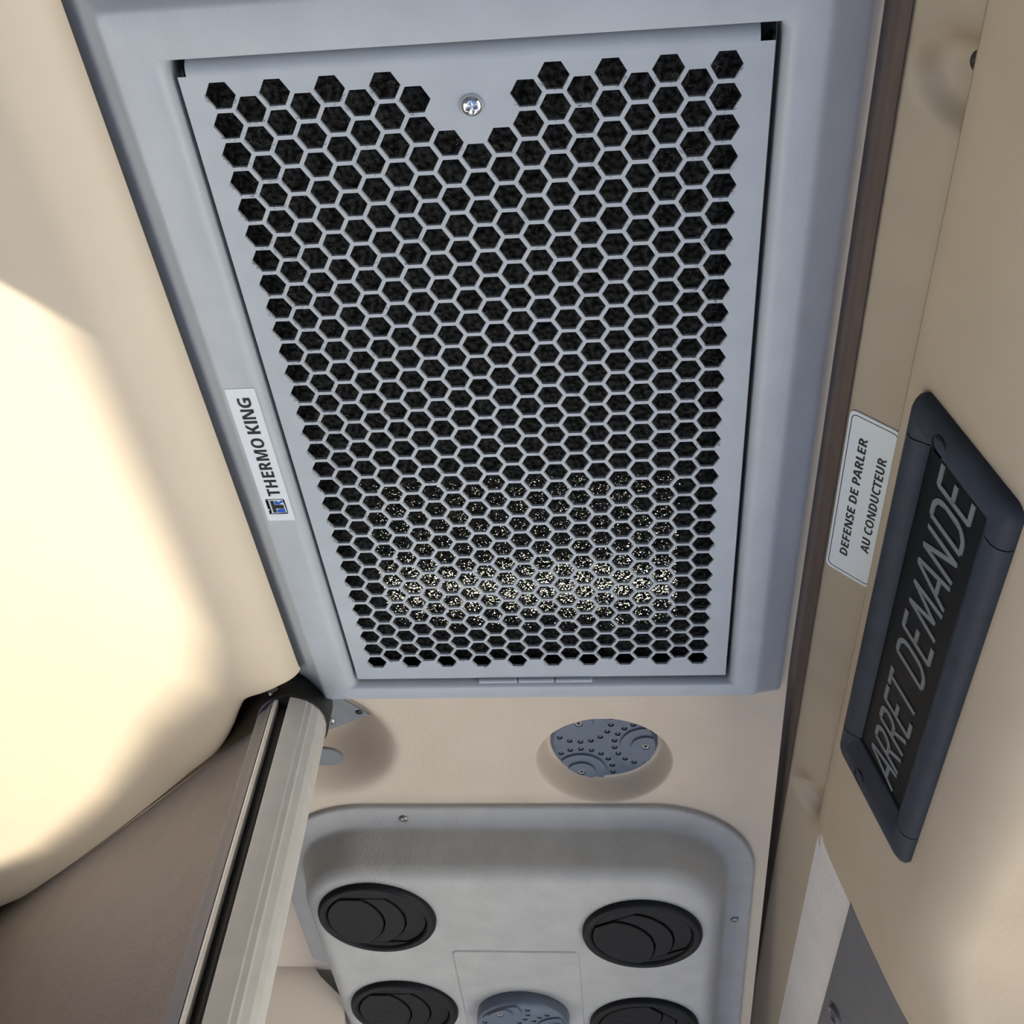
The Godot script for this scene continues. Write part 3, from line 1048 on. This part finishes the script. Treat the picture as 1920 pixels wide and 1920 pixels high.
# ---------------------------------------------------------------- signs and labels
func build_signs() -> void:
	# maker's label on the housing
	var lab := thing("brand_label", "white paper label with black capitals and a small blue emblem on the grille housing", "label", Transform3D(Basis(Vector3(0, 0, 1), Vector3(-1, 0, 0), Vector3(0, -1, 0)), Vector3(0, HY - 0.0043, 0)))
	# local x = world z, local y = -world x
	part("label_sheet", done(slab(rrect(Vector2(-0.0505, 0.1185), Vector2(0.0395, 0.1332), 0.0006, 2), -0.0002, 0.0002)), M.paper, lab)
	for g in [["THERMO", -0.0322, 0.0079], ["K", 0.0109, 0.0169], ["N", 0.0205, 0.0267], ["G", 0.0278, 0.0339]]:
		text_part("lettering", g[0], M.ink, lab, Vector2(g[1], 0.1221), Vector2(g[2], 0.1287), 0.0002)
	part("lettering", box_mesh(Vector3(0.0177, 0.1221, 0.0002), Vector3(0.01935, 0.1287, 0.0004)), M.ink, lab)
	var st := st_new(false)
	# emblem: shield outline with a wavy top, black T, blue side pieces
	var lo := Vector2(-0.0453, 0.1212)
	var hi := Vector2(-0.0347, 0.1310)
	stroke(st, [Vector2(lo.x, hi.y), Vector2(lo.x, lo.y + 0.0006), Vector2(lo.x + 0.0006, lo.y), Vector2(hi.x - 0.0006, lo.y), Vector2(hi.x, lo.y + 0.0006), Vector2(hi.x, hi.y)], 0.0003, 0.0002, 0.0004)
	var wave := []
	for i in 11:
		wave.append(Vector2(lerpf(lo.x, hi.x, i / 10.0), hi.y - (0.0012 if i % 2 else 0.0)))
	stroke(st, wave, 0.0003, 0.0002, 0.0004)
	slab(PackedVector2Array([Vector2(lo.x + 0.001, hi.y - 0.0022), Vector2(lo.x + 0.001, hi.y - 0.0040), Vector2(lo.x + 0.0040, hi.y - 0.0040), Vector2(lo.x + 0.0040, lo.y + 0.0012), Vector2(lo.x + 0.0066, lo.y + 0.0012), Vector2(lo.x + 0.0066, hi.y - 0.0040), Vector2(hi.x - 0.001, hi.y - 0.0040), Vector2(hi.x - 0.001, hi.y - 0.0022)]), 0.0002, 0.0004, 0.0, st)
	part("emblem_outline", done(st), M.ink, lab)
	st = st_new(false)
	slab(PackedVector2Array([Vector2(lo.x + 0.001, hi.y - 0.0044), Vector2(lo.x + 0.001, lo.y + 0.001), Vector2(lo.x + 0.0036, lo.y + 0.001), Vector2(lo.x + 0.0036, hi.y - 0.0062), Vector2(lo.x + 0.0031, hi.y - 0.0052), Vector2(lo.x + 0.0031, hi.y - 0.0044)]), 0.0002, 0.0004, 0.0, st)
	slab(PackedVector2Array([Vector2(lo.x + 0.0070, hi.y - 0.0044), Vector2(lo.x + 0.0094, hi.y - 0.0044), Vector2(lo.x + 0.0094, hi.y - 0.0056), Vector2(lo.x + 0.0084, hi.y - 0.0066), Vector2(lo.x + 0.0084, hi.y - 0.0071), Vector2(lo.x + 0.0096, hi.y - 0.0078), Vector2(lo.x + 0.0096, lo.y + 0.001), Vector2(lo.x + 0.0081, lo.y + 0.001), Vector2(lo.x + 0.0081, hi.y - 0.0078), Vector2(lo.x + 0.0070, hi.y - 0.0070)]), 0.0002, 0.0004, 0.0, st)
	part("emblem_fill", done(st), M.blue, lab)
	# notice on the cove
	var no := thing("notice_label", "silver notice plate with two lines of black capitals on the sloping strip", "notice", wall_frame(COVE_TOP + COVE_OUT * 0.0003, COVE_DOWN))
	part("notice_plate", done(slab(rrect(Vector2(-0.1062, -0.0322), Vector2(0.0052, -0.0042), 0.0035), -0.0002, 0.0004, 0.0001)), M.silver, no)
	var ring: Array = Array(rrect(Vector2(-0.1038, -0.0312), Vector2(0.0030, -0.0058), 0.0028))
	ring.append(ring[0])
	part("border_line", done(sb_fix(ring, 0.00042)), M.ink, no)
	text_part("lettering", "DEFENSE DE PARLER", M.ink, no, Vector2(-0.0915, -0.0162), Vector2(-0.0085, -0.0114), 0.0004)
	text_part("lettering", "AU CONDUCTEUR", M.ink, no, Vector2(-0.0815, -0.0277), Vector2(-0.0147, -0.0229), 0.0004)
	# stop request sign
	var sg := thing("stop_request_sign", "slate grey framed black display with grey capitals on the beige bulkhead panel", "sign", wall_frame(PANEL_EDGE, PANEL_DOWN))
	var x0 := -0.2365
	var x1 := 0.0455
	var y1 := -0.0142
	var y0 := -0.0955
	var ix0 := -0.2065
	var ix1 := 0.0252
	var iy1 := -0.0288
	var iy0 := -0.0772
	var H := 0.0075
	# rails and end caps of the frame: each a piece with a rounded outer and a sloping inner side
	var zc := 0.0005
	for k in 2:
		var up_side := k == 0
		var yo := y1 if up_side else y0
		var yi := iy1 if up_side else iy0
		part("frame_rail", rail(Vector2(ix0 + 0.0012 + zc, yo), Vector2(ix1 - 0.0012 - zc, yo), Vector2(0, yi - yo), H), M.bezel, sg)
	for k in 2:
		var xo := x0 if k == 0 else x1
		var xi := ix0 if k == 0 else ix1
		var cap := part("frame_end", end_cap(xo, xi, y0, y1, iy0, iy1, H), M.bezel, sg)
		var bc := Vector2(lerpf(xo, xi, 0.46), -0.0430)
		var stc := st_new(false)
		for poly in Geometry2D.offset_polyline(PackedVector2Array(arc(bc, Vector2(0.0050, 0.0056), -60, 200, 24)), 0.00016):
			slab(poly, H * 0.6, H * 1.005, 0.0, stc)
		part("cover_plug", done(stc), M.ink, cap)
	part("display", box_mesh(Vector3(ix0 - 0.003, iy0 - 0.003, -0.001), Vector3(ix1 + 0.003, iy1 + 0.003, 0.0012)), M.screen, sg)
	# lettering drawn with a round pen, one piece per letter
	var hgt := 0.0258
	var base := -0.0668
	var pos := [["A", -0.2020, 0.0148], ["R", -0.1838, 0.0118], ["R", -0.1662, 0.0118], ["E", -0.1488, 0.0112], ["T", -0.1352, 0.0140], ["D", -0.1068, 0.0130], ["E", -0.0868, 0.0118], ["M", -0.0690, 0.0182], ["A", -0.0464, 0.0150], ["N", -0.0272, 0.0122], ["D", -0.0080, 0.0130], ["E", 0.0108, 0.0118]]
	for g in pos:
		var m := glyph(g[0], g[1], base, g[2], hgt, 0.0028)
		part("letter", m, M.letter, sg)

func sb_fix(ring: Array, w: float) -> SurfaceTool:   # a closed hairline as a flat band
	var st := st_new(false)
	for i in ring.size() - 1:
		var a: Vector2 = ring[i]
		var b: Vector2 = ring[i + 1]
		var d := (b - a).normalized()
		if (b - a).length() < 1e-7:
			continue
		var n := Vector2(-d.y, d.x) * w / 2
		a -= d * w * 0.3
		b += d * w * 0.3
		slab(PackedVector2Array([a - n, b - n, b + n, a + n]), 0.0003, 0.0005, 0.0, st)
	return st

func rail_profile(wd: float, h: float) -> Array:   # Vector2(distance from the outer edge, height)
	return [Vector2(0, -0.001), Vector2(0, h * 0.35), Vector2(wd * 0.06, h * 0.62), Vector2(wd * 0.16, h * 0.85), Vector2(wd * 0.32, h * 0.98), Vector2(wd * 0.5, h), Vector2(wd * 0.62, h * 0.92), Vector2(wd * 1.0, h * 0.30), Vector2(wd * 1.0, -0.001)]

func rail(p0: Vector2, p1: Vector2, across: Vector2, h: float) -> ArrayMesh:
	var st := st_new()
	var wd := across.length()
	var d := across.normalized()
	var rows := []
	for q in [p0, p1]:
		var row := PackedVector3Array()
		for p in rail_profile(wd, h):
			row.append(v3(q + d * p.x, p.y))
		rows.append(row)
	if d.y > 0:
		rows.reverse()
	rows.reverse()
	grid(rows, st)
	return done(st)

func end_cap(xo: float, xi: float, y0: float, y1: float, iy0: float, iy1: float, h: float) -> ArrayMesh:
	# follows the frame round the short side: from the joint on one rail, along the end, to the joint on the other
	var sgn := signf(xi - xo)
	var st := st_new()
	var rows := []
	var r := 0.007
	var path_o := [Vector2(xi + sgn * 0.001, y1)]
	var path_i := [Vector2(xi + sgn * 0.001, iy1)]
	for k in 9:
		var t := PI / 2 * k / 8.0
		path_o.append(Vector2(xo + sgn * r * (1 - sin(t)), y1 - r * (1 - cos(t))))
		path_i.append(Vector2(xi, iy1))
	for k in 9:
		var t := PI / 2 * k / 8.0
		path_o.append(Vector2(xo + sgn * r * (1 - cos(t)), y0 + r * (1 - sin(t))))
		path_i.append(Vector2(xi, iy0))
	path_o.append(Vector2(xi + sgn * 0.001, y0))
	path_i.append(Vector2(xi + sgn * 0.001, iy0))
	for i in path_o.size():
		var row := PackedVector3Array()
		for p in [Vector2(0, -0.001), Vector2(0, h * 0.35), Vector2(0.06, h * 0.62), Vector2(0.16, h * 0.85), Vector2(0.3, h * 0.97), Vector2(0.5, h), Vector2(0.62, h * 0.93), Vector2(1.0, h * 0.32), Vector2(1.0, -0.001)]:
			row.append(v3((path_o[i] as Vector2).lerp(path_i[i], p.x), p.y))
		rows.append(row)
	if sgn > 0:
		rows.reverse()
	rows.reverse()
	grid(rows, st)
	return done(st)

func glyph(ch: String, x: float, y: float, w: float, h: float, pen: float) -> ArrayMesh:
	var st := st_new(false)
	var S := []
	match ch:
		"A":
			S = [[Vector2(0, 0), Vector2(0.42, 1), Vector2(0.55, 1), Vector2(1, 0)], [Vector2(0.17, 0.32), Vector2(0.83, 0.32)]]
		"R":
			S = [[Vector2(0, 0), Vector2(0, 1)], [Vector2(0, 1), Vector2(0.55, 1)] + arc(Vector2(0.55, 0.74), Vector2(0.42, 0.26), 90, -90, 10) + [Vector2(0.05, 0.48)], [Vector2(0.42, 0.48), Vector2(1, 0)]]
		"E":
			S = [[Vector2(1, 1), Vector2(0, 1), Vector2(0, 0), Vector2(1, 0)], [Vector2(0, 0.53), Vector2(0.85, 0.53)]]
		"T":
			S = [[Vector2(0, 1), Vector2(1, 1)], [Vector2(0.5, 1), Vector2(0.5, 0)]]
		"D":
			S = [[Vector2(0, 0), Vector2(0, 1)], [Vector2(0, 1), Vector2(0.4, 1)] + arc(Vector2(0.4, 0.66), Vector2(0.6, 0.34), 90, 0, 8) + arc(Vector2(0.4, 0.34), Vector2(0.6, 0.34), 0, -90, 8) + [Vector2(0.05, 0)]]
		"M":
			S = [[Vector2(0, 0), Vector2(0.12, 1), Vector2(0.5, 0.15), Vector2(0.88, 1), Vector2(1, 0)]]
		"N":
			S = [[Vector2(0, 0), Vector2(0, 1), Vector2(1, 0), Vector2(1, 1)]]
	for s in S:
		var pts := []
		for p in s:
			pts.append(Vector2(x, y) + Vector2(p.x * w, p.y * h))
		stroke(st, pts, pen, 0.001, 0.0017)
	return done(st)

# ---------------------------------------------------------------- the rest
func build_small_things() -> void:
	make_light("round grey ceiling light recessed in the beige headliner below the honeycomb grille", ceiling_frame(con_at(LAMP_AT.x, LAMP_AT.y, 0.0135), CON_TILT), 0.006)
	make_light("round grey light standing proud of the console between the black air vents", ceiling_frame(con_at(-0.0345, -0.568, -0.052), CON_TILT), 0.012)
